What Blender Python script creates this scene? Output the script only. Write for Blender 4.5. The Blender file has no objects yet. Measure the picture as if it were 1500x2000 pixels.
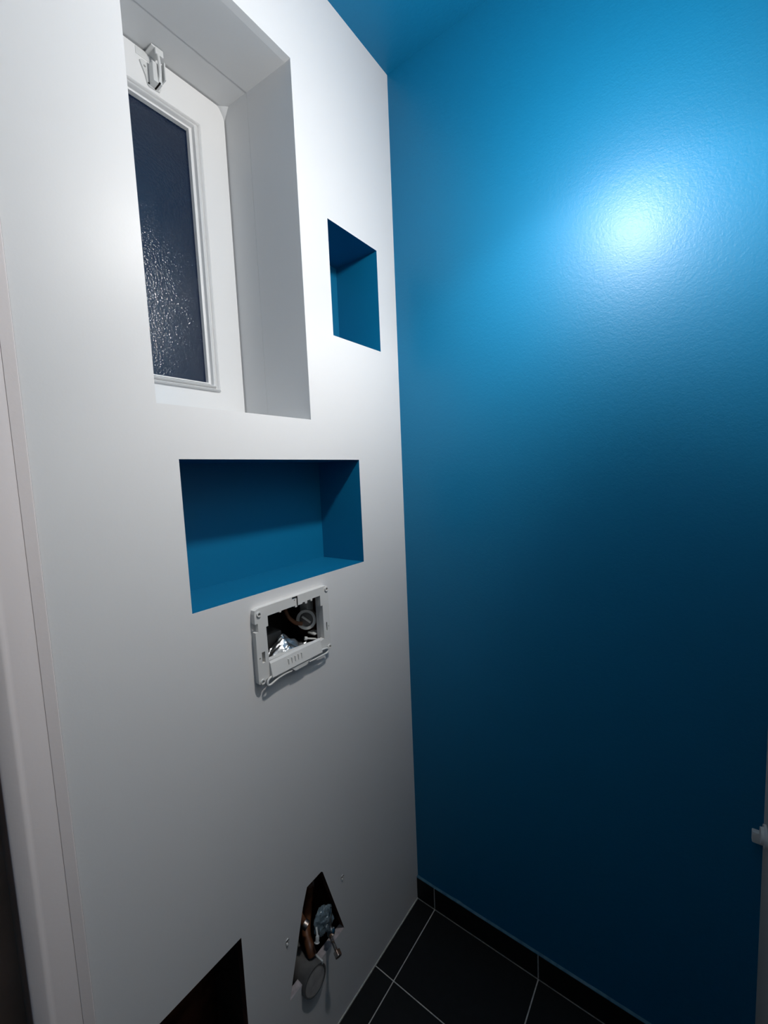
import bpy, bmesh, math, random
from mathutils import Matrix, Vector, noise
from mathutils.geometry import tessellate_polygon

SC = bpy.context.scene
COL = SC.collection
# ---------------------------------------------------------------- camera
CAM_POS = Vector((0.67590576, -1.00151639, 1.34188311))
YAW, PITCH, ROLL = map(math.radians, (36.76559, -5.19281, -2.45655))
FPX = 810.508
fwd = Vector((-math.sin(YAW) * math.cos(PITCH), math.cos(YAW) * math.cos(PITCH), math.sin(PITCH)))
rt = Vector((math.cos(YAW), math.sin(YAW), 0))
up = rt.cross(fwd)
r2 = rt * math.cos(ROLL) + up * math.sin(ROLL)
u2 = -rt * math.sin(ROLL) + up * math.cos(ROLL)
cam = bpy.data.cameras.new('camera')
co = bpy.data.objects.new('camera', cam)
COL.objects.link(co)
M = Matrix((r2, u2, -fwd)).transposed().to_4x4()
M.translation = CAM_POS
co.matrix_world = M
cam.sensor_fit = 'HORIZONTAL'
cam.sensor_width = 36.0
cam.lens = FPX / 1500 * 36.0
cam.clip_start = 0.01
SC.camera = co

# ---------------------------------------------------------------- world, exposure
w = bpy.data.worlds.new('night')
SC.world = w
w.use_nodes = True
w.node_tree.nodes['Background'].inputs[0].default_value = (0.45, 0.95, 2.3, 1)
w.node_tree.nodes['Background'].inputs[1].default_value = 0.02
SC.view_settings.view_transform = 'Standard'
SC.view_settings.look = 'None'
SC.view_settings.gamma = 1
SC.view_settings.use_curve_mapping = False
SC.view_settings.exposure = 0.0
LAMP = (0.53, -0.43, 1.99)
LAMP_R = 0.032
LAMP_STRENGTH = 630.0
LAMP_COLOR = (1.0, 0.98, 0.955, 1)
# made-up emission curve, dims the walls towards the floor: direction (z of emitted ray, 0..1 mapped from -1..1) -> relative intensity
LAMP_CURVE = [(0.0, 0.06), (0.015, 0.20), (0.05, 0.66), (0.085, 0.88), (0.14, 1.0), (0.23, 0.89), (0.34, 0.57), (0.52, 0.455), (0.66, 0.48), (0.8, 0.61), (1.0, 0.72)]
LAMP_DIM_AXIS = (0.10, 0.27, -0.957)      # tilt added to dim the low blue wall; least light along this axis

H = 2.4
XR = 0.797      # right wall
YB = -1.62      # wall behind the camera


# ---------------------------------------------------------------- materials
def mat(name, color, rough=0.5, metal=0.0, spec=0.5, bump=None, var=None, coat=0.0, coat_rough=0.1):
    m = bpy.data.materials.new(name)
    m.use_nodes = True
    nt = m.node_tree
    b = nt.nodes['Principled BSDF']
    b.inputs['Base Color'].default_value = (*color, 1)
    b.inputs['Roughness'].default_value = rough
    b.inputs['Metallic'].default_value = metal
    b.inputs['Specular IOR Level'].default_value = spec
    b.inputs['Coat Weight'].default_value = coat
    b.inputs['Coat Roughness'].default_value = coat_rough
    tc = nt.nodes.new('ShaderNodeTexCoord')
    if var:                                   # (scale, amount): slight tonal variation of the paint itself
        n = nt.nodes.new('ShaderNodeTexNoise')
        n.inputs['Scale'].default_value = var[0]
        n.inputs['Detail'].default_value = 4
        nt.links.new(tc.outputs['Object'], n.inputs['Vector'])
        mx = nt.nodes.new('ShaderNodeMix')
        mx.data_type = 'RGBA'
        c2 = [c * (1 - var[1]) for c in color] if len(var) < 3 else var[2]
        mx.inputs['A'].default_value = (*color, 1)
        mx.inputs['B'].default_value = (*c2, 1)
        rp = nt.nodes.new('ShaderNodeMapRange')
        rp.inputs['From Min'].default_value = 0.35
        rp.inputs['From Max'].default_value = 0.65
        nt.links.new(n.outputs['Fac'], rp.inputs['Value'])
        nt.links.new(rp.outputs['Result'], mx.inputs['Factor'])
        nt.links.new(mx.outputs['Result'], b.inputs['Base Color'])
    if bump:                                  # list of (scale, strength, distance, stretch)
        prev = None
        for sc_, st, di, stretch in bump:
            mp = nt.nodes.new('ShaderNodeMapping')
            mp.inputs['Scale'].default_value = stretch
            n = nt.nodes.new('ShaderNodeTexNoise')
            n.inputs['Scale'].default_value = sc_
            n.inputs['Detail'].default_value = 3
            bp = nt.nodes.new('ShaderNodeBump')
            bp.inputs['Strength'].default_value = st
            bp.inputs['Distance'].default_value = di
            nt.links.new(tc.outputs['Object'], mp.inputs['Vector'])
            nt.links.new(mp.outputs['Vector'], n.inputs['Vector'])
            nt.links.new(n.outputs['Fac'], bp.inputs['Height'])
            if prev:
                nt.links.new(prev.outputs['Normal'], bp.inputs['Normal'])
            prev = bp
        nt.links.new(prev.outputs['Normal'], b.inputs['Normal'])
        nt.links.new(prev.outputs['Normal'], b.inputs['Coat Normal'])
    return m


BLUE = (0.0020, 0.148, 0.300)
M_BLUE = mat('blue_satin_paint', BLUE, 0.46, spec=0.30, coat=0.08, coat_rough=0.29,
             bump=[(130, 0.28, 0.0014, (1, 1, 1)), (330, 0.30, 0.0009, (1, 1, 1))])
M_BLUE_N = mat('blue_niche_paint', (0.0020, 0.148, 0.300), 0.42, spec=0.35, bump=[(300, 0.12, 0.0008, (1, 1, 1))])
M_WHITE = mat('white_satin_paint', (0.765, 0.745, 0.73), 0.42, spec=0.34, bump=[(260, 0.10, 0.0007, (1, 1, 1))])
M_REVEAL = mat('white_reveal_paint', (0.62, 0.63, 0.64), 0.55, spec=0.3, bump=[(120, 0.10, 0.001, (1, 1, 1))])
M_CASING = mat('warm_white_casing_paint', (0.78, 0.70, 0.675), 0.5, spec=0.35, bump=[(200, 0.12, 0.0008, (1, 1, 1))])
M_RIGHT = mat('greyed_white_side_paint', (0.40, 0.41, 0.41), 0.6, spec=0.3)  # white wall, base colour greyed to cut the light it bounces
M_PVC = mat('white_window_plastic', (0.80, 0.80, 0.80), 0.28, spec=0.5)
M_LATCH = mat('latch_plastic', (0.66, 0.67, 0.67), 0.35)
M_DARKHOLE = mat('dark_recess', (0.012, 0.011, 0.01), 0.8, spec=0.1)
M_TILE = mat('black_floor_tile', (0.009, 0.0095, 0.010), 0.5, spec=0.25, var=(60, 0.25), bump=[(260, 0.12, 0.0006, (1, 1, 1))])
M_GROUT = mat('grey_grout', (0.62, 0.60, 0.56), 0.9, spec=0.1, var=(180, 0.25))
M_CAULK = mat('pale_blue_caulk_smear', (0.05, 0.16, 0.22), 0.45, var=(60, 0.3, (0.02, 0.10, 0.17)))
M_FRAME = mat('grey_white_mounting_plastic', (0.72, 0.70, 0.67), 0.45, spec=0.4)
M_BLACKPL = mat('black_cistern_plastic', (0.012, 0.012, 0.012), 0.5)
M_BROWN = mat('brown_cavity_board', (0.17, 0.065, 0.040), 0.8, spec=0.15, var=(18, 0.6), bump=[(60, 0.4, 0.003, (1, 1, 1))])
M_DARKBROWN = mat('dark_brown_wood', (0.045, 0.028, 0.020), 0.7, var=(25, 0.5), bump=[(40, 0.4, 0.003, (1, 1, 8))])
M_DOOR = mat('brown_door_wood', (0.42, 0.27, 0.20), 0.55, var=(6, 0.35), bump=[(30, 0.2, 0.002, (6, 6, 0.5))])
M_FOIL = mat('aluminium_foil', (0.72, 0.73, 0.74), 0.28, metal=1.0)
M_CHROME = mat('chromed_metal', (0.75, 0.74, 0.72), 0.22, metal=1.0)
M_ZINC = mat('dull_zinc_metal', (0.50, 0.47, 0.44), 0.4, metal=1.0, var=(90, 0.5, (0.25, 0.14, 0.09)))
M_COPPER = mat('stained_brown_pipe', (0.20, 0.075, 0.03), 0.5, var=(40, 0.6))
M_PIPEPLUG = mat('dusty_grey_plug', (0.42, 0.40, 0.38), 0.7, var=(40, 0.3))
M_GREYPIPE = mat('grey_pipe_plastic', (0.14, 0.135, 0.13), 0.5, var=(30, 0.35))
M_BAG = mat('blue_grey_film', (0.20, 0.27, 0.31), 0.2, spec=0.6, var=(50, 0.5))
M_CAP = mat('white_cap_plastic', (0.62, 0.62, 0.60), 0.4)
M_PLUG = mat('grey_plug', (0.85, 0.83, 0.80), 0.6, var=(300, 0.7))
M_CORD = mat('white_cord', (0.6, 0.6, 0.58), 0.5)


def glass_mat():
    m = bpy.data.materials.new('obscured_night_glass')
    m.use_nodes = True
    nt = m.node_tree
    b = nt.nodes['Principled BSDF']
    b.inputs['Base Color'].default_value = (0.55, 0.66, 0.75, 1)
    b.inputs['Roughness'].default_value = 0.12
    b.inputs['IOR'].default_value = 1.5
    b.inputs['Transmission Weight'].default_value = 1.0
    tc = nt.nodes.new('ShaderNodeTexCoord')
    v = nt.nodes.new('ShaderNodeTexVoronoi')
    v.inputs['Scale'].default_value = 200
    n = nt.nodes.new('ShaderNodeTexNoise')
    n.inputs['Scale'].default_value = 420
    ad = nt.nodes.new('ShaderNodeMath')
    ad.operation = 'ADD'
    bp = nt.nodes.new('ShaderNodeBump')
    bp.inputs['Strength'].default_value = 0.36
    bp.inputs['Distance'].default_value = 0.0016
    nt.links.new(tc.outputs['Object'], v.inputs['Vector'])
    nt.links.new(tc.outputs['Object'], n.inputs['Vector'])
    nt.links.new(v.outputs['Distance'], ad.inputs[0])
    nt.links.new(n.outputs['Fac'], ad.inputs[1])
    nt.links.new(ad.outputs[0], bp.inputs['Height'])
    nt.links.new(bp.outputs['Normal'], b.inputs['Normal'])
    return m


M_GLASS = glass_mat()


def emit_mat():
    m = bpy.data.materials.new('lit_bulb_glass')
    m.use_nodes = True
    nt = m.node_tree
    nt.nodes.remove(nt.nodes['Principled BSDF'])
    out = nt.nodes['Material Output']
    e = nt.nodes.new('ShaderNodeEmission')
    e.inputs['Color'].default_value = LAMP_COLOR
    g = nt.nodes.new('ShaderNodeNewGeometry')
    s = nt.nodes.new('ShaderNodeVectorMath')
    s.operation = 'DOT_PRODUCT'
    s.inputs[1].default_value = -Vector(LAMP_DIM_AXIS).normalized()
    mr = nt.nodes.new('ShaderNodeMapRange')
    mr.inputs['From Min'].default_value = -1
    fc = nt.nodes.new('ShaderNodeFloatCurve')
    c = fc.mapping.curves[0]
    c.points[0].location = LAMP_CURVE[0]
    c.points[1].location = LAMP_CURVE[-1]
    for p in LAMP_CURVE[1:-1]:
        c.points.new(*p)
    fc.mapping.update()
    mu = nt.nodes.new('ShaderNodeMath')
    mu.operation = 'MULTIPLY'
    mu.inputs[1].default_value = LAMP_STRENGTH
    nt.links.new(g.outputs['Incoming'], s.inputs[0])
    nt.links.new(s.outputs['Value'], mr.inputs['Value'])
    nt.links.new(mr.outputs['Result'], fc.inputs['Value'])
    nt.links.new(fc.outputs['Value'], mu.inputs[0])
    nt.links.new(mu.outputs[0], e.inputs['Strength'])
    nt.links.new(e.outputs[0], out.inputs['Surface'])
    return m


# ---------------------------------------------------------------- mesh helpers
def obj(name, bm, mats, parent=None, smooth=False, loc=None, recalc=True):
    if recalc:
        bmesh.ops.recalc_face_normals(bm, faces=bm.faces)
    me = bpy.data.meshes.new(name)
    bm.to_mesh(me)
    bm.free()
    for m in (mats if isinstance(mats, (list, tuple)) else [mats]):
        me.materials.append(m)
    if smooth:
        for p in me.polygons:
            p.use_smooth = True
        if smooth != 'all':
            me.set_sharp_from_angle(angle=math.radians(40))
    o = bpy.data.objects.new(name, me)
    COL.objects.link(o)
    if loc is not None:                       # mesh data is in world space: move the origin there
        me.transform(Matrix.Translation(-Vector(loc)))
        o.location = loc
    if parent is not None:
        o.parent = parent
        o.matrix_parent_inverse = Matrix.Translation(-parent.location) if parent.parent is None else \
            Matrix.Translation(-(parent.matrix_parent_inverse.translation + parent.location + parent.parent.location) if False else (0, 0, 0))
    return o


ROOTS = {}


def root(name, loc, label=None, cat=None, group=None, kind=None):
    o = bpy.data.objects.new(name, None)
    o.empty_display_size = 0.02
    COL.objects.link(o)
    o.location = loc
    tag(o, label, cat, group, kind)
    return o


def tag(o, label=None, cat=None, group=None, kind=None):
    if label:
        o['label'] = label
    if cat:
        o['category'] = cat
    if group:
        o['group'] = group
    if kind:
        o['kind'] = kind
    return o


def part(name, bm, mats, parent, smooth=False, label=None):
    """world-space mesh as a part of `parent` (parents never rotate, so offsets are enough)"""
    o = obj(name, bm, mats, None, smooth)
    off = Vector((0, 0, 0))
    p = parent
    while p is not None:
        off += p.location
        p = p.parent
    o.data.transform(Matrix.Translation(-off))
    o.parent = parent
    if label:
        o['label'] = label
    return o


def bev(bm, w_, seg=1, edges=None):
    bmesh.ops.bevel(bm, geom=list(edges if edges is not None else bm.edges), offset=w_, segments=seg, affect='EDGES', profile=0.6, clamp_overlap=True)


def box(bm, x0, x1, y0, y1, z0, z1, bw=0, mi=0):
    r = bmesh.ops.create_cube(bm, size=1)
    vs = r['verts']
    for v in vs:
        v.co = Vector((x0 + (v.co.x + .5) * (x1 - x0), y0 + (v.co.y + .5) * (y1 - y0), z0 + (v.co.z + .5) * (z1 - z0)))
    es = {e for v in vs for e in v.link_edges}
    for f in {f for v in vs for f in v.link_faces}:
        f.material_index = mi
    if bw:
        bmesh.ops.bevel(bm, geom=list(es), offset=bw, segments=2, affect='EDGES', profile=0.6)
    return vs


def slab(bm, loops, x0, x1, side_mats=None, back=True):
    """loops of (y,z), first outer, others holes; solid between planes x0 (front) and x1 (back)"""
    L3 = [[Vector((0, y, z)) for y, z in lp] for lp in loops]
    tris = tessellate_polygon(L3)
    flat = [p for lp in L3 for p in lp]
    f = [bm.verts.new((x0, p.y, p.z)) for p in flat]
    b = [bm.verts.new((x1, p.y, p.z)) for p in flat]
    for t in tris:
        try:
            bm.faces.new([f[i] for i in t])
            if back:
                bm.faces.new([b[i] for i in reversed(t)])
        except ValueError:
            pass
    k = 0
    for li, lp in enumerate(loops):
        n = len(lp)
        for i in range(n):
            j = (i + 1) % n
            fc = bm.faces.new([f[k + i], f[k + j], b[k + j], b[k + i]])
            if side_mats:
                fc.material_index = side_mats[li]
        k += n


def rect(y0, y1, z0, z1):
    return [(y0, z0), (y1, z0), (y1, z1), (y0, z1)]


def circ(cy, cz, r, n=16, ph=0):
    return [(cy + r * math.cos(ph + 2 * math.pi * i / n), cz + r * math.sin(ph + 2 * math.pi * i / n)) for i in range(n)]


def rrect(y0, y1, z0, z1, r, n=4):
    out = []
    for cy, cz, a0 in ((y1 - r, z1 - r, 0), (y0 + r, z1 - r, 90), (y0 + r, z0 + r, 180), (y1 - r, z0 + r, 270)):
        for i in range(n + 1):
            a = math.radians(a0 + 90 * i / n)
            out.append((cy + r * math.cos(a), cz + r * math.sin(a)))
    return out


def open_box(bm, y0, y1, z0, z1, xf, xb, t=0.004, zb1=None):
    """inner faces of a recess opening towards +x, with an outer skin, so that it is a solid tray"""
    zb1 = z1 if zb1 is None else zb1
    i0 = [(y0, z0), (y1, z0), (y1, z1), (y0, z1)]
    ib = [(y0, z0), (y1, z0), (y1, zb1), (y0, zb1)]
    o0 = [(y0 - t, z0 - t), (y1 + t, z0 - t), (y1 + t, z1 + t), (y0 - t, z1 + t)]
    ob = [(y0 - t, z0 - t), (y1 + t, z0 - t), (y1 + t, zb1 + t), (y0 - t, zb1 + t)]
    V = lambda x, q: [bm.verts.new((x, a, b)) for a, b in q]
    a, b, c, d = V(xf, i0), V(xb, ib), V(xf, o0), V(xb - t, ob)
    for i in range(4):
        j = (i + 1) % 4
        bm.faces.new([a[i], a[j], b[j], b[i]])
        bm.faces.new([c[i], d[i], d[j], c[j]])
        bm.faces.new([a[i], c[i], c[j], a[j]])
    bm.faces.new(b)
    bm.faces.new(d[::-1])


def tube(bm, pts, r, n=12, cap=True):
    pts = [Vector(p) for p in pts]
    rs = r if isinstance(r, (list, tuple)) else [r] * len(pts)
    rings = []
    prev = None
    for i, p in enumerate(pts):
        t = (pts[min(i + 1, len(pts) - 1)] - pts[max(i - 1, 0)]).normalized()
        if prev is None:
            u = t.orthogonal().normalized()
        else:
            u = (prev - t * prev.dot(t)).normalized()
        prev = u
        v = t.cross(u)
        rings.append([bm.verts.new(p + (u * math.cos(2 * math.pi * k / n) + v * math.sin(2 * math.pi * k / n)) * rs[i]) for k in range(n)])
    for a, b in zip(rings, rings[1:]):
        for k in range(n):
            bm.faces.new([a[k], a[(k + 1) % n], b[(k + 1) % n], b[k]])
    if cap:
        bm.faces.new(rings[0][::-1])
        bm.faces.new(rings[-1])


def smooth_path(pts, n=6):
    P = [Vector(p) for p in pts]
    P = [P[0] * 2 - P[1]] + P + [P[-1] * 2 - P[-2]]
    out = []
    for i in range(1, len(P) - 2):
        for k in range(n):
            t = k / n
            a, b, c, d = P[i - 1], P[i], P[i + 1], P[i + 2]
            out.append(0.5 * ((2 * b) + (-a + c) * t + (2 * a - 5 * b + 4 * c - d) * t * t + (-a + 3 * b - 3 * c + d) * t ** 3))
    out.append(P[-2])
    return out


def ring_tube(bm, c, axis, ro, ri, l, n=28):
    """hollow pipe end: centre c of the front face, axis pointing out of the front"""
    c = Vector(c)
    axis = Vector(axis).normalized()
    u = axis.orthogonal().normalized()
    v = axis.cross(u)
    P = lambda r, d: [bm.verts.new(c + axis * d + (u * math.cos(2 * math.pi * k / n) + v * math.sin(2 * math.pi * k / n)) * r) for k in range(n)]
    L = [P(ro, -l), P(ro, 0), P(ri, 0), P(ri, -l)]
    for a, b in zip(L, L[1:]):
        for k in range(n):
            bm.faces.new([a[k], a[(k + 1) % n], b[(k + 1) % n], b[k]])
    for k in range(n):
        a, b = L[3], L[0]
        bm.faces.new([a[k], a[(k + 1) % n], b[(k + 1) % n], b[k]])


def crumple(bm, c, rad, seed, amp=0.35, sub=4, freq=3.0):
    r = bmesh.ops.create_icosphere(bm, subdivisions=sub, radius=1)
    for v in r['verts']:
        d = v.co.normalized()
        q = d * freq + Vector((seed, seed * 2.3, seed * .7))
        n1 = noise.voronoi(q)[0]
        k = 1 + amp * ((n1[1] - n1[0]) - 0.35) + amp * 0.4 * noise.noise(q * 2.7)
        v.co = Vector(c) + Vector((d.x * rad[0], d.y * rad[1], d.z * rad[2])) * k


# ---------------------------------------------------------------- the walls
WIN = (-0.6790, -0.3500, 1.4680, 2.1940)
NS = (-0.2635, -0.0808, 1.6676, 1.9240)       # small upper niche
NB = (-0.6510, -0.1925, 1.1205, 1.3808)       # long niche
FL = (-0.5080, -0.3540, 0.9600, 1.0770)       # opening behind the mounting frame
TRAP = [(-0.5112, 0.2190), (-0.3368, 0.2215), (-0.3960, 0.4240), (-0.4005, 0.4285), (-0.4450, 0.4290), (-0.4603, 0.3929)]
REC = (-0.8300, -0.6108, 0.2500, 0.4720)
ND = -0.1440
XW = -0.016
YL = -0.843

bm = bmesh.new()
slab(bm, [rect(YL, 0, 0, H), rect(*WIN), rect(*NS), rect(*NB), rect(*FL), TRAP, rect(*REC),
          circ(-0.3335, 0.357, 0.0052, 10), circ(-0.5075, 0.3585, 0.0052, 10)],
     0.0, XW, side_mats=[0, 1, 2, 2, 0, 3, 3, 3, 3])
M_CUT = mat('raw_plaster_cut', (0.52, 0.46, 0.47), 0.9, spec=0.1, var=(90, 0.3))
bm.faces.ensure_lookup_table()
for f in bm.faces:
    if f.material_index == 3:
        f.normal_update()
        if abs(f.normal.z) < 0.9:
            f.material_index = 4
wall_left = obj('wall_left', bm, [M_WHITE, M_REVEAL, M_BLUE_N, M_CUT, M_BROWN])
tag(wall_left, kind='structure')

bm = bmesh.new()
open_box(bm, *NS, XW, ND)
part('niche_lining', bm, M_BLUE_N, wall_left)
bm = bmesh.new()
open_box(bm, *NB, XW, ND)
part('niche_lining', bm, M_BLUE_N, wall_left)
# window reveal: thin boarded part, then the masonry part behind a fine crack
bm = bmesh.new()
y0, y1, z0, z1 = WIN


def reveal(bm, xa, xb, za, zb, e=0.0):
    t = 0.006
    A = [(y0 - e, z0), (y1 + e, z0), (y1 + e, za), (y0 - e, za)]
    B = [(y0 - e, z0), (y1 + e, z0), (y1 + e, zb), (y0 - e, zb)]
    C_ = [(y0 - t, z0 - t), (y1 + t, z0 - t), (y1 + t, za + t), (y0 - t, za + t)]
    D_ = [(y0 - t, z0 - t), (y1 + t, z0 - t), (y1 + t, zb + t), (y0 - t, zb + t)]
    V = lambda x, q: [bm.verts.new((x, a, b)) for a, b in q]
    a, b, c, d = V(xa, A), V(xb, B), V(xa, C_), V(xb, D_)
    for i in range(4):
        j = (i + 1) % 4
        bm.faces.new([a[i], a[j], b[j], b[i]])
        bm.faces.new([c[i], d[i], d[j], c[j]])
        bm.faces.new([a[i], c[i], c[j], a[j]])
        bm.faces.new([b[i], b[j], d[j], d[i]])


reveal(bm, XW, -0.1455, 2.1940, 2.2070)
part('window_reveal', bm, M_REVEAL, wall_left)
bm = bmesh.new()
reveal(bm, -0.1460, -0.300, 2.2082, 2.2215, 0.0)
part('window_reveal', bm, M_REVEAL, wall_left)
bm = bmesh.new()
tri = [(-0.3500, 2.1840), (-0.3500, 2.2225), (-0.3760, 2.2225)]
fa = [bm.verts.new((-0.2400, a_, b_)) for a_, b_ in tri]
fb = [bm.verts.new((-0.2840, a_, b_)) for a_, b_ in tri]
ap = bm.verts.new((-0.2150, -0.3500, 2.2140))
for i in range(3):
    j = (i + 1) % 3
    bm.faces.new([fa[i], fa[j], fb[j], fb[i]])
    bm.faces.new([ap, fa[i], fa[j]])
bm.faces.new(fb)
part('plaster_fillet', bm, M_REVEAL, wall_left)
# outer skin of the house behind: keeps the night out around the window
bm = bmesh.new()
slab(bm, [rect(-1.0, 0.1, -0.1, H + 0.1), rect(WIN[0] - 0.006, WIN[1] + 0.006, WIN[2] - 0.006, 2.2275)], -0.285, -0.30)
part('outer_masonry', bm, M_BROWN, wall_left)
# service cavity behind the lower holes
bm = bmesh.new()
open_box(bm, -0.838, -0.004, 0.003, 1.112, XW - 0.0005, -0.165, 0.004)
part('service_cavity', bm, M_BROWN, wall_left)

bm = bmesh.new()
box(bm, -0.30, XR + 0.05, 0.0, 0.05, -0.06, H + 0.05)
wall_back = tag(obj('wall_back', bm, M_BLUE), kind='structure')
bm = bmesh.new()
box(bm, XR, XR + 0.05, YB - .05, 0.0, -0.06, H + 0.05)
wall_right = tag(obj('wall_right', bm, M_RIGHT), kind='structure')
bm = bmesh.new()
box(bm, -0.32, XR + 0.05, YB - 0.05, YB, -0.06, H + 0.05)
wall_front = tag(obj('wall_front', bm, M_BLUE), kind='structure')
bm = bmesh.new()
box(bm, -0.32, XR + 0.05, YB - 0.05, 0.05, H, H + 0.05)
ceiling = tag(obj('ceiling', bm, M_BLUE), kind='structure')

# floor: grout bed and tiles one by one
bm = bmesh.new()
box(bm, -0.32, XR + 0.05, YB - 0.05, 0.05, -0.06, -0.0022)
floor = tag(obj('floor', bm, M_GROUT), kind='structure')
gx = [0.0015, 0.0626, 0.3743, 0.6860, XR]
gy = [-0.0075, -0.2275, -0.5392, -0.8509, -1.1626, -1.4743, YB]
g = 0.0016
for i in range(4):
    for j in range(6):
        bm = bmesh.new()
        xa, xb = gx[i] + g, gx[i + 1] - (g if i < 3 else 0)
        ya, yb = gy[j + 1] + g, gy[j] - (g if j else 0.0012)
        box(bm, xa, xb, ya, yb, -0.010, 0.0)
        bev(bm, 0.0009, 1, [e for e in bm.edges if min(v.co.z for v in e.verts) > -0.001])
        part('floor_tile', bm, M_TILE, floor)

# tiled baseboard along the blue wall
bb = root('baseboard_back', (0.4, -0.004, 0.0), kind='structure')
for i in range(4):
    bm = bmesh.new()
    box(bm, gx[i] + (g if i else -0.001), gx[i + 1] - (g if i < 3 else 0), -0.0080, -0.0005, 0.0015, 0.0715)
    bev(bm, 0.0008, 1, [e for e in bm.edges if max(v.co.y for v in e.verts) < -0.004])
    part('baseboard_tile', bm, M_TILE, bb)
bm = bmesh.new()
box(bm, 0.0005, XR, -0.0066, -0.0001, 0.0, 0.0712)
part('grout_joint', bm, M_GROUT, bb)
# wavy paint and sealant bead on top of the tiles
bm = bmesh.new()
N = 60
rnd = random.Random(5)
prof = []
for i in range(N + 1):
    x = 0.0005 + (XR - 0.001) * i / N
    k = 0.0023 + 0.0012 * noise.noise(Vector((x * 22, 0, 0))) + (0.0022 if abs(x - 0.135) < 0.012 else 0) + (0.0022 if x < 0.012 else 0)
    prof.append([bm.verts.new((x, 0.0, 0.0710)), bm.verts.new((x, -0.0078, 0.0710)), bm.verts.new((x, -0.0070, 0.0712 + k * .4)), bm.verts.new((x, -0.0012, 0.0714 + k * 0.9))])
for a, b in zip(prof, prof[1:]):
    for k in range(4):
        bm.faces.new([a[k], a[(k + 1) % 4], b[(k + 1) % 4], b[k]])
part('paint_bead', bm, M_CAULK, bb, True)
# pale joint where the white wall meets the tiles
bm = bmesh.new()
box(bm, 0.0, 0.0024, YL, -0.008, -0.0022, 0.0012, 0.0006)
tag(obj('trim_1', bm, M_GROUT), kind='structure')

# ---------------------------------------------------------------- door casing and door on the left
d1 = root('door_1', (-0.02, -0.9, 0.0), kind='structure')
prof = [(-0.004, YL - 0.0004), (0.0008, YL - 0.0004), (0.0020, -0.8446), (0.0020, -0.8574), (0.0013, -0.8577), (0.0013, -0.8580), (0.0020, -0.8590),
        (0.0024, -0.8840), (0.0034, -0.8875), (0.0052, -0.8905), (0.0052, -0.8930), (0.0036, -0.8965), (0.0026, -0.9050), (0.0010, -0.9070), (-0.004, -0.9070)]


def extrude_z(bm, prof, z0, z1):
    a = [bm.verts.new((x, y, z0)) for x, y in prof]
    b = [bm.verts.new((x, y, z1)) for x, y in prof]
    n = len(prof)
    for i in range(n):
        bm.faces.new([a[i], a[(i + 1) % n], b[(i + 1) % n], b[i]])
    bm.faces.new(a)
    bm.faces.new(b[::-1])


bm = bmesh.new()
extrude_z(bm, prof, 0, H)
part('door_casing', bm, M_CASING, d1, True)
bm = bmesh.new()
box(bm, -0.085, -0.055, YB, -0.8645, 0.0, H)
part('door_leaf', bm, M_DOOR, d1)
bm = bmesh.new()
box(bm, -0.2840, -0.0555, -0.8640, -0.8450, 0.0, H)
box(bm, -0.0545, -0.0045, -0.9062, -0.8450, 0.0, H)
part('door_jamb', bm, M_DOOR, d1)

# ---------------------------------------------------------------- window
XS = -0.230
win = root('window_1', (XS, -0.5145, WIN[2]), kind='structure')
GL = (-0.5845, -0.4465, 1.5710, 2.1120)
BE = (-0.6110, -0.4190, 1.5530, 2.1370)
bm = bmesh.new()
slab(bm, [rect(WIN[0] - .001, WIN[1] + .001, WIN[2], 2.2160), rect(-0.62, -0.41, 1.54, 2.15)], -0.2360, -0.2800)
part('window_frame', bm, M_PVC, win)
bm = bmesh.new()
c = 0.0065
yr, zt = -0.3535, 2.2120
out = [(-0.6755, 1.4700), (yr, 1.4700), (yr, zt - 0.0260), (yr - 0.0020, zt - 0.0180), (yr - 0.0115, zt - 0.0030), (yr - 0.0170, zt), (-0.6755, zt)]
slab(bm, [out, rect(-0.606, -0.424, 1.558, 2.132)], XS, -0.2359)
fe = [e for e in bm.edges if all(abs(v.co.x - XS) < 1e-6 for v in e.verts) and len({round(f.normal.x if f.normal.length else 0, 1) for f in e.link_faces}) > 0 and any(all(abs(v.co.x - XS) < 1e-6 for v in f.verts) is False for f in e.link_faces)]
bev(bm, 0.0016, 2, fe)
part('sash', bm, M_PVC, win, True)
# moulded glazing beads, one per side, mitred
prof = [(0.0, -0.2300), (0.0, -0.2258), (0.0016, -0.2225), (0.0050, -0.2210), (0.0072, -0.2235), (0.0080, -0.2285), (0.0104, -0.2290), (0.0116, -0.2240),
        (0.0150, -0.2215), (0.0182, -0.2240), (0.0192, -0.2330), (0.0222, -0.2345), (0.0228, -0.2320), (0.0262, -0.2325), (0.0270, -0.2420), (0.0, -0.2420)]
C4 = [(BE[0], BE[2], 1, 1), (BE[1], BE[2], -1, 1), (BE[1], BE[3], -1, -1), (BE[0], BE[3], 1, -1)]
for s in range(4):
    bm = bmesh.new()
    rows = []
    for (cy, cz, sy, sz) in (C4[s], C4[(s + 1) % 4]):
        rows.append([bm.verts.new((x, cy + sy * d * (0.98), cz + sz * d * (0.68 if s in (0, 2) or True else 1))) for d, x in prof])
    n = len(prof)
    for i in range(n):
        bm.faces.new([rows[0][i], rows[0][(i + 1) % n], rows[1][(i + 1) % n], rows[1][i]])
    bm.faces.new(rows[0])
    bm.faces.new(rows[1][::-1])
    part('glazing_bead', bm, M_PVC, win, True)
bm = bmesh.new()
box(bm, -0.2480, -0.2440, -0.612, -0.418, 1.545, 2.145)
part('glass_pane', bm, M_GLASS, win, label='dark textured obscure glass pane')
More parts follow.
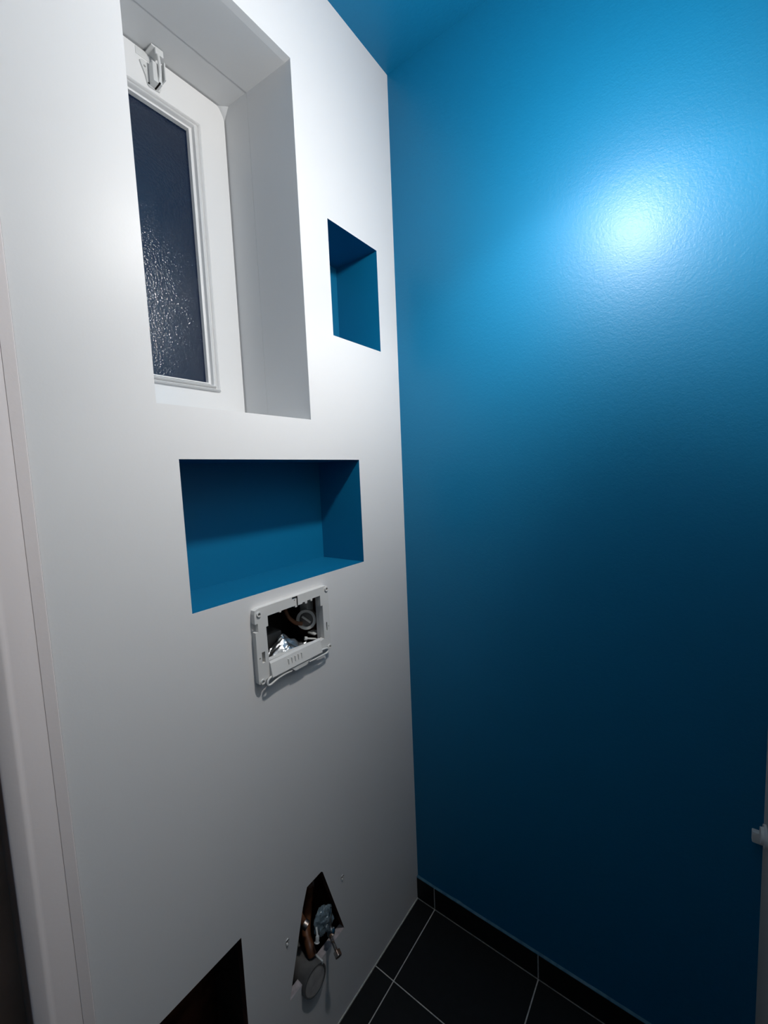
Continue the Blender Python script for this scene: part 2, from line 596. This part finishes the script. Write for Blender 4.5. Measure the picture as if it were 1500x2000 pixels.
# latch at the head of the sash
LX = -0.2265
bm = bmesh.new()
slab(bm, [[(-0.5425, 2.1870), (-0.5400, 2.1800), (-0.5330, 2.1640), (-0.5300, 2.1500), (-0.5265, 2.1470), (-0.5060, 2.1490), (-0.5035, 2.1540), (-0.5010, 2.1830), (-0.5050, 2.1905), (-0.5370, 2.1905)],
          circ(-0.5340, 2.1800, 0.0022, 8)], -0.2262, -0.2300)
latch = part('latch', bm, M_LATCH, win)
bm = bmesh.new()
box(bm, -0.2262, -0.2080, -0.5270, -0.5090, 2.1490, 2.1860, 0.0022)
part('latch_housing', bm, M_LATCH, latch, True)
bm = bmesh.new()
box(bm, -0.2262, -0.2030, -0.5062, -0.5032, 2.1600, 2.1930, 0.0012)
part('latch_cheek', bm, M_LATCH, latch, True)
bm = bmesh.new()
tube(bm, smooth_path([(-0.2090, -0.5150, 2.1520), (-0.2040, -0.5150, 2.1650), (-0.2030, -0.5155, 2.1850), (-0.2050, -0.5165, 2.2020), (-0.2100, -0.5170, 2.2110)]), 0.0030, 10)
part('latch_lever', bm, M_LATCH, latch, True)
bm = bmesh.new()
box(bm, -0.2330, -0.2030, -0.5290, -0.5080, 2.2090, 2.2125, 0.001)
box(bm, -0.2060, -0.2020, -0.5220, -0.5060, 2.1990, 2.2120, 0.0012)
box(bm, -0.2330, -0.2290, -0.5480, -0.5180, 2.1960, 2.2110, 0.001)
part('latch_keeper', bm, M_LATCH, latch, True)
for (yy, zz) in ((-0.5285, 2.1515), (-0.5155, 2.1492)):
    bm = bmesh.new()
    tube(bm, [(-0.2264, yy, zz), (-0.2060 if yy > -.52 else -0.2252, yy, zz)], 0.0016, 10)
    part('latch_screw', bm, M_DARKHOLE, latch)

# ---------------------------------------------------------------- mounting frame of the flush plate
fr = root('flush_plate_frame', (0.0, -0.436, 0.94),
          'grey white plastic flush plate mounting frame, screwed to the white wall below the long niche', 'frame')
dy, dz = -0.005, 0.003
outer = [(-0.5335, 0.9520), (-0.5325, 0.9445), (-0.5270, 0.9415), (-0.5200, 0.9440), (-0.5160, 0.9480), (-0.4950, 0.9540), (-0.4700, 0.9530), (-0.4480, 0.9470), (-0.4140, 0.9475),
         (-0.3950, 0.9510), (-0.3700, 0.9530), (-0.3460, 0.9520), (-0.3420, 0.9450), (-0.3370, 0.9440), (-0.3345, 0.9480), (-0.3345, 1.0870), (-0.3370, 1.0915), (-0.3450, 1.0930),
         (-0.5230, 1.0930), (-0.5320, 1.0900), (-0.5335, 1.0830), (-0.5335, 1.0640), (-0.5270, 1.0640), (-0.5270, 1.0470), (-0.5335, 1.0470)]
inner = [(-0.5070, 0.9840), (-0.5085, 1.0520), (-0.5035, 1.0525), (-0.5035, 1.0725), (-0.4740, 1.0725), (-0.4735, 1.0700), (-0.4700, 1.0700), (-0.4695, 1.0728), (-0.4330, 1.0728),
         (-0.4325, 1.0690), (-0.4270, 1.0690), (-0.4262, 1.0715), (-0.4130, 1.0715), (-0.4120, 1.0740), (-0.4060, 1.0740), (-0.4040, 1.0690), (-0.3990, 1.0690), (-0.3985, 1.0745), (-0.3890, 1.0745), (-0.3885, 1.0705),
         (-0.3840, 1.0705), (-0.3835, 1.0750), (-0.3600, 1.0750), (-0.3600, 1.0510), (-0.3540, 1.0505), (-0.3540, 0.9740), (-0.3640, 0.9720), (-0.3900, 0.9760), (-0.4500, 0.9800)]
S = lambda q: [(a + dy, b + dz) for a, b in q]
bm = bmesh.new()
holes = [S(inner), S(rect(-0.5226, -0.5150, 0.9830, 1.0048)), S(rect(-0.3460, -0.3425, 0.9890, 1.0090)),
         S(circ(-0.5237, 1.0815, 0.0032, 10)), S(circ(-0.3405, 1.0855, 0.0030, 10)), S(circ(-0.3395, 0.9505, 0.0030, 10)), S(circ(-0.5250, 0.9475, 0.0032, 10)),
         S(circ(-0.4334, 1.0848, 0.0018, 8)), S(circ(-0.3388, 0.9983, 0.0014, 8)), S(circ(-0.5272, 0.9942, 0.0020, 8))]
slab(bm, [S(outer)] + holes, 0.0120, 0.0, back=True)
part('frame_plate', bm, M_FRAME, fr)
# dark depth behind the small openings is the wall itself; screws and bosses
for (yy, zz, r_) in ((-0.5237, 1.0815, 0.0026), (-0.3405, 1.0855, 0.0025), (-0.3395, 0.9505, 0.0025), (-0.5250, 0.9475, 0.0026)):
    bm = bmesh.new()
    ring_tube(bm, (0.0145, yy + dy, zz + dz), (1, 0, 0), 0.0052, 0.0031, 0.0028, 16)
    b_ = part('screw_boss', bm, M_FRAME, fr, True)
    bm = bmesh.new()
    tube(bm, [(0.001, yy + dy, zz + dz), (0.0050, yy + dy, zz + dz)], r_, 10)
    part('screw', bm, M_DARKHOLE, b_)
# raised lip and sloping ledge along the bottom bar
bm = bmesh.new()
sec = [(0.0120, 0.9840), (0.0120, 0.9500), (0.0170, 0.9490), (0.0200, 0.9530), (0.0150, 0.9800)]
ys = (-0.5070, -0.3700)
A = [bm.verts.new((x, ys[0] + dy, z)) for x, z in sec]
B = [bm.verts.new((x, ys[1] + dy, z)) for x, z in sec]
for i in range(5):
    bm.faces.new([A[i], A[(i + 1) % 5], B[(i + 1) % 5], B[i]])
bm.faces.new(A)
bm.faces.new(B[::-1])
part('bottom_ledge', bm, M_FRAME, fr)
for k in range(5):
    bm = bmesh.new()
    yk = -0.4650 + k * 0.0088 + dy
    box(bm, 0.0150, 0.0196, yk, yk + 0.0020, 0.9630, 0.9740, 0.0005)
    part('rib', bm, M_DARKHOLE if False else M_FRAME, fr)
bm = bmesh.new()
slab(bm, [S([(-0.4700, 0.9540), (-0.4530, 0.9440), (-0.4475, 0.9385), (-0.4140, 0.9390), (-0.4100, 0.9440), (-0.3830, 0.9520)])], 0.0180, 0.0060)
part('centre_tab', bm, M_FRAME, fr)
# spring loops left and right under the bar
bm = bmesh.new()
tube(bm, smooth_path([(0.014, -0.4650, 0.9535), (0.016, -0.4800, 0.9560), (0.016, -0.5050, 0.9555), (0.015, -0.5190, 0.9500), (0.015, -0.5215, 0.9415), (0.015, -0.5150, 0.9385),
                      (0.016, -0.4960, 0.9440), (0.016, -0.4760, 0.9455), (0.015, -0.4600, 0.9440)], 5), 0.0021, 8)
part('spring_loop', bm, M_FRAME, fr, True)
bm = bmesh.new()
tube(bm, smooth_path([(0.014, -0.3920, 0.9520), (0.016, -0.3820, 0.9560), (0.016, -0.3620, 0.9555), (0.015, -0.3520, 0.9515), (0.015, -0.3525, 0.9455), (0.015, -0.3620, 0.9430),
                      (0.016, -0.3820, 0.9440), (0.016, -0.3980, 0.9440), (0.015, -0.4120, 0.9440)], 5), 0.0020, 8)
part('spring_loop', bm, M_FRAME, fr, True)
bm = bmesh.new()
box(bm, 0.0120, 0.0136, -0.4280 + dy, -0.4265 + dy, 1.0720 + dz, 1.0915 + dz)
box(bm, 0.0120, 0.0136, -0.4400 + dy, -0.4265 + dy, 1.0905 + dz, 1.0920 + dz)
part('clip_edge', bm, M_DARKHOLE, fr)

# ---------------------------------------------------------------- inside the flush opening
cis = root('concealed_cistern', (-0.08, -0.43, 0.95), 'black concealed cistern with a white valve, seen through the opening of the mounting frame', 'cistern')
bm = bmesh.new()
open_box(bm, -0.5360, -0.3300, 0.9480, 1.0880, XW - 0.001, -0.130, 0.003)
part('housing', bm, M_BLACKPL, cis)
bm = bmesh.new()
box(bm, -0.100, -0.0170, -0.3345, -0.3310, 0.955, 1.085, 0.001)
part('side_board', bm, M_BROWN, cis, label='brown stained board on the right inside')
bm = bmesh.new()
box(bm, -0.110, -0.052, -0.5150, -0.4250, 0.9600, 1.0080, 0.006)
part('float_block', bm, M_GREYPIPE, cis, True, label='dim grey brown block low on the left inside')
bm = bmesh.new()
tube(bm, smooth_path([(-0.070, -0.4080, 1.0800), (-0.062, -0.4060, 1.0500), (-0.058, -0.4000, 1.0280), (-0.052, -0.3860, 1.0110), (-0.045, -0.3720, 1.0050)]), 0.0045, 10)
part('pipe', bm, M_COPPER, cis, True, label='reddish brown bent pipe')

vv = cis
vc = Vector((-0.0400, -0.3640, 1.0130))
ax = Vector((0.55, -0.80, 0.15)).normalized()
bm = bmesh.new()
ring_tube(bm, vc, ax, 0.0230, 0.0165, 0.016, 28)
part('valve_collar', bm, M_CAP, vv, True, label='white round valve collar')
bm = bmesh.new()
tube(bm, [vc - ax * 0.014, vc - ax * 0.004], [0.0160, 0.0150], 24)
dial = part('valve_dial', bm, M_GREYPIPE, vv, True)
bm = bmesh.new()
u = ax.cross(Vector((0, 0, 1))).normalized()
tube(bm, [vc - ax * 0.003 - (u * .8 + Vector((0, 0, .6))) * 0.012, vc - ax * 0.003 + (u * .8 + Vector((0, 0, .6))) * 0.012], 0.0026, 8)
part('dial_grip', bm, M_CAP, dial, True)
bm = bmesh.new()
box(bm, -0.040, -0.0170, -0.3620, -0.3420, 0.9790, 0.9835, 0.0015)
part('valve_tab', bm, M_CAP, vv, True)
bm = bmesh.new()
tube(bm, [(-0.030, -0.3750, 0.9740), (-0.012, -0.3460, 0.9660)], 0.0022, 8)
tube(bm, [(-0.032, -0.3790, 0.9750), (-0.029, -0.3740, 0.9738)], 0.0045, 8)
part('lever_rod', bm, M_CAP, vv, True)
bm = bmesh.new()
box(bm, -0.070, -0.0420, -0.3560, -0.3360, 0.9850, 1.0560, 0.004)
part('valve_bracket', bm, M_CAP, vv, True, label='white plastic bracket')


def foil_sheet(name, label, c, size, seed, amp, parent_loc, tilt):
    bm = bmesh.new()
    n = 26
    grid = []
    for i in range(n + 1):
        row = []
        for j in range(n + 1):
            u_, v_ = i / n - .5, j / n - .5
            q = Vector((u_ * 3.2 + seed, v_ * 2.4, seed))
            h = noise.voronoi(q)[0]
            d = (h[1] - h[0] - .3) * amp + amp * .25 * noise.noise(q * 3)
            peak = size[2] * max(0, 1 - 2.1 * abs(u_ + 0.05)) * (1 - (v_ + .5) * 0.75)
            row.append(bm.verts.new((c[0] + v_ * size[1] + d * .3 + 0.1 * peak, c[1] + u_ * size[0] + d * .3, c[2] + d + peak - tilt * v_)))
        grid.append(row)
    for i in range(n):
        for j in range(n):
            bm.faces.new([grid[i][j], grid[i + 1][j], grid[i + 1][j + 1], grid[i][j + 1]])
    o = obj(name, bm, M_FOIL, None, False)
    o.data.transform(Matrix.Translation(-Vector(parent_loc)))
    o.location = parent_loc
    md = o.modifiers.new('thick', 'SOLIDIFY')
    md.thickness = 0.0004
    tag(o, label, 'foil')
    return o


foil_sheet('foil_sheet', 'crumpled shiny aluminium foil rising from the bottom edge of the mounting frame opening', (-0.022, -0.4330, 0.9640), (0.105, 0.040, 0.038), 3.1, 0.009, (-0.022, -0.433, 0.962), 0.010)

# ---------------------------------------------------------------- low trapezoid hole: pipes, valve, bag
sp = root('soil_pipe', (-0.05, -0.43, 0.19), 'grey round waste pipe end sticking out at the foot of the trapezoid hole', 'pipe')
bm = bmesh.new()
ring_tube(bm, (0.0120, -0.4480, 0.2060), (1, -0.04, 0.05), 0.0320, 0.0285, 0.120, 36)
part('pipe_wall', bm, M_GREYPIPE, sp, True)
bm = bmesh.new()
tube(bm, [(-0.012, -0.4470, 0.2052), (0.0100, -0.4479, 0.2059)], [0.0284, 0.0284], 36)
part('pipe_plug', bm, M_PIPEPLUG, sp, True)
bm = bmesh.new()
box(bm, -0.012, 0.0135, -0.4265, -0.4225, 0.2240, 0.2330, 0.0015)
part('pipe_lug', bm, M_CAP, sp, True, label='small pale lug on the pipe rim')

wp = root('water_pipe', (-0.07, -0.42, 0.25), 'rusty brown pipe running down left of the blue grey film in the trapezoid hole', 'pipe')
bm = bmesh.new()
tube(bm, smooth_path([(-0.050, -0.3860, 0.4150), (-0.058, -0.3880, 0.3600), (-0.060, -0.3960, 0.3000), (-0.044, -0.4200, 0.2660), (-0.018, -0.4330, 0.2540), (-0.010, -0.4350, 0.2420)]), 0.0105, 16)
part('pipe_run', bm, M_COPPER, wp, True)
bm = bmesh.new()
tube(bm, [(-0.0515, -0.3875, 0.382), (-0.0520, -0.3880, 0.358)], 0.0140, 6)
part('pipe_nut', bm, M_ZINC, wp, label='dull metal nut')

bag = root('plastic_film', (-0.01, -0.39, 0.29), 'blue grey crumpled film bundle stuffed in the middle of the trapezoid hole', 'film')
bm = bmesh.new()
crumple(bm, (-0.014, -0.3910, 0.2860), (0.0165, 0.0290, 0.0350), 4.2, 0.40, 4, 1.3)
part('film_bundle', bm, M_BAG, bag)
bm = bmesh.new()
tube(bm, smooth_path([(-0.008, -0.4190, 0.2990), (0.002, -0.4260, 0.2890), (0.004, -0.4300, 0.2790)]), [0.0025] * 6 + [0.0045] * 6 + [0.0062], 12)
part('film_tail', bm, M_CAP, bag, True, label='pale rounded tail of the film')

sv = root('stop_valve', (0.0, -0.39, 0.27), 'small metal valve with a threaded rod and hexagonal nut jutting from the trapezoid hole', 'valve')
bm = bmesh.new()
tube(bm, smooth_path([(0.007, -0.3830, 0.2660), (0.010, -0.3900, 0.2700), (0.014, -0.3970, 0.2720)]), [0.007] * 4 + [0.0090] * 5 + [0.0080] * 4, 16)
part('valve_body', bm, M_CHROME, sv, True, label='shiny chromed body')
bm = bmesh.new()
pts = [Vector((0.013, -0.3970, 0.2710)).lerp(Vector((0.047, -0.4075, 0.2560)), k / 28) for k in range(29)]
tube(bm, pts, [0.0034 if k % 2 else 0.0041 for k in range(29)], 10)
part('threaded_rod', bm, M_ZINC, sv, True)
bm = bmesh.new()
a = Vector((0.041, -0.4057, 0.2586))
b = Vector((0.051, -0.4088, 0.2542))
tube(bm, [a, b], 0.0088, 6)
bev(bm, 0.0008)
part('hex_nut', bm, M_ZINC, sv)
bm = bmesh.new()
tube(bm, smooth_path([(0.003, -0.3800, 0.3190), (0.006, -0.3830, 0.3100), (0.006, -0.3860, 0.2960), (0.008, -0.3880, 0.2760)]), 0.0021, 8)
part('wire_hook', bm, M_CHROME, sv, True, label='thin bright wire')

cp = root('copper_elbow', (-0.03, -0.45, 0.31), 'dull copper coloured elbow at the left edge of the trapezoid hole', 'pipe')
bm = bmesh.new()
tube(bm, smooth_path([(-0.060, -0.4470, 0.3560), (-0.038, -0.4480, 0.3540), (-0.028, -0.4460, 0.3370), (-0.018, -0.4420, 0.3220)]), 0.0075, 12)
part('elbow', bm, M_COPPER, cp, True)
bm = bmesh.new()
tube(bm, [(-0.021, -0.4430, 0.3240), (-0.012, -0.4405, 0.3200)], 0.0100, 14)
part('elbow_collar', bm, M_ZINC, cp, True)

# studs of the frame inside the cavity
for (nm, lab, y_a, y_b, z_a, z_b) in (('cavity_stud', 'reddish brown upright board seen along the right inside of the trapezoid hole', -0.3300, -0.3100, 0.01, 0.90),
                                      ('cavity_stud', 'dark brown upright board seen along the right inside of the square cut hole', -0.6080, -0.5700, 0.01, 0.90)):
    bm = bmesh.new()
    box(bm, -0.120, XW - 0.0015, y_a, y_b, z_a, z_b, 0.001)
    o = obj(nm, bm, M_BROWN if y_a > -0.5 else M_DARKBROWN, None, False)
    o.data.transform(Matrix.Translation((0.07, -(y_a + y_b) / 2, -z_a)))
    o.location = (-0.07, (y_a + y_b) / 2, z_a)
    tag(o, lab, 'board')

# two small fixing plugs
for (yy, zz, lab) in ((-0.3335, 0.357, 'small chipped wall plug right of the trapezoid hole'), (-0.5075, 0.3585, 'small chipped wall plug left of the trapezoid hole')):
    t = root('wall_plug', (0, yy, zz), lab, 'plug', 'wall plugs beside the trapezoid hole')
    bm = bmesh.new()
    ring_tube(bm, (0.0012, yy, zz), (1, 0, 0), 0.0051, 0.0036, 0.014, 12)
    part('sleeve', bm, M_PLUG, t, True)
    bm = bmesh.new()
    crumple(bm, (0.0008, yy - 0.001, zz - 0.0065), (0.0022, 0.0032, 0.0040), yy * 9, 0.5, 2, 2.5)
    part('plaster_chip', bm, M_PLUG, t)
    bm = bmesh.new()
    tube(bm, [(-0.013, yy, zz), (-0.003, yy, zz)], 0.0034, 10)
    part('bore', bm, M_DARKHOLE, t)

# ---------------------------------------------------------------- bracket at the right wall
br = root('wall_bracket', (XR, -0.05, 0.65), 'small white plastic fitting with a clip at the right edge, against the blue wall', 'bracket')
bm = bmesh.new()
tube(bm, [(XR + 0.0, -0.036, 0.650), (XR - 0.004, -0.036, 0.650)], 0.020, 20)
part('base', bm, M_CAP, br, True)
bm = bmesh.new()
tube(bm, [(XR - 0.003, -0.036, 0.650), (XR - 0.0085, -0.036, 0.650)], [0.0150, 0.0140], 20)
part('knob', bm, M_CAP, br, True)
bm = bmesh.new()
slab(bm, [[(-0.014, 0.632), (-0.004, 0.628), (-0.003, 0.606), (-0.012, 0.612)]], 0, 0.0)
bm.free()
bm = bmesh.new()
box(bm, XR - 0.017, XR, -0.012, -0.0005, 0.612, 0.634, 0.002)
part('clip', bm, M_CAP, br, True)

# ---------------------------------------------------------------- the pendant bulb above the frame
pl = root('pendant_lamp', LAMP, 'bare lit bulb hanging on a white cord from the blue ceiling', 'lamp')
bm = bmesh.new()
bmesh.ops.create_uvsphere(bm, u_segments=32, v_segments=20, radius=LAMP_R)
for v in bm.verts:
    if v.co.z > 0.012:
        k = (v.co.z - 0.012) / (LAMP_R - 0.012)
        v.co.x *= 1 - 0.15 * k
        v.co.y *= 1 - 0.15 * k
        v.co.z += 0.010 * k
    v.co += Vector(LAMP)
part('bulb', bm, emit_mat(), pl, 'all')
bm = bmesh.new()
x_, y_, z_ = LAMP
tube(bm, [(x_, y_, z_ + 0.036), (x_, y_, z_ + 0.040), (x_, y_, z_ + 0.075), (x_, y_, z_ + 0.090)], [0.014, 0.019, 0.018, 0.006], 20)
part('lamp_holder', bm, M_CORD, pl, True)
bm = bmesh.new()
tube(bm, [(x_, y_, z_ + 0.088), (x_, y_, H - 0.02)], 0.003, 8)
part('cord', bm, M_CORD, pl, True)
bm = bmesh.new()
tube(bm, [(x_, y_, H - 0.028), (x_, y_, H - 0.022), (x_, y_, H - 0.0002)], [0.012, 0.034, 0.040], 24)
part('ceiling_rose', bm, M_CORD, pl, True)
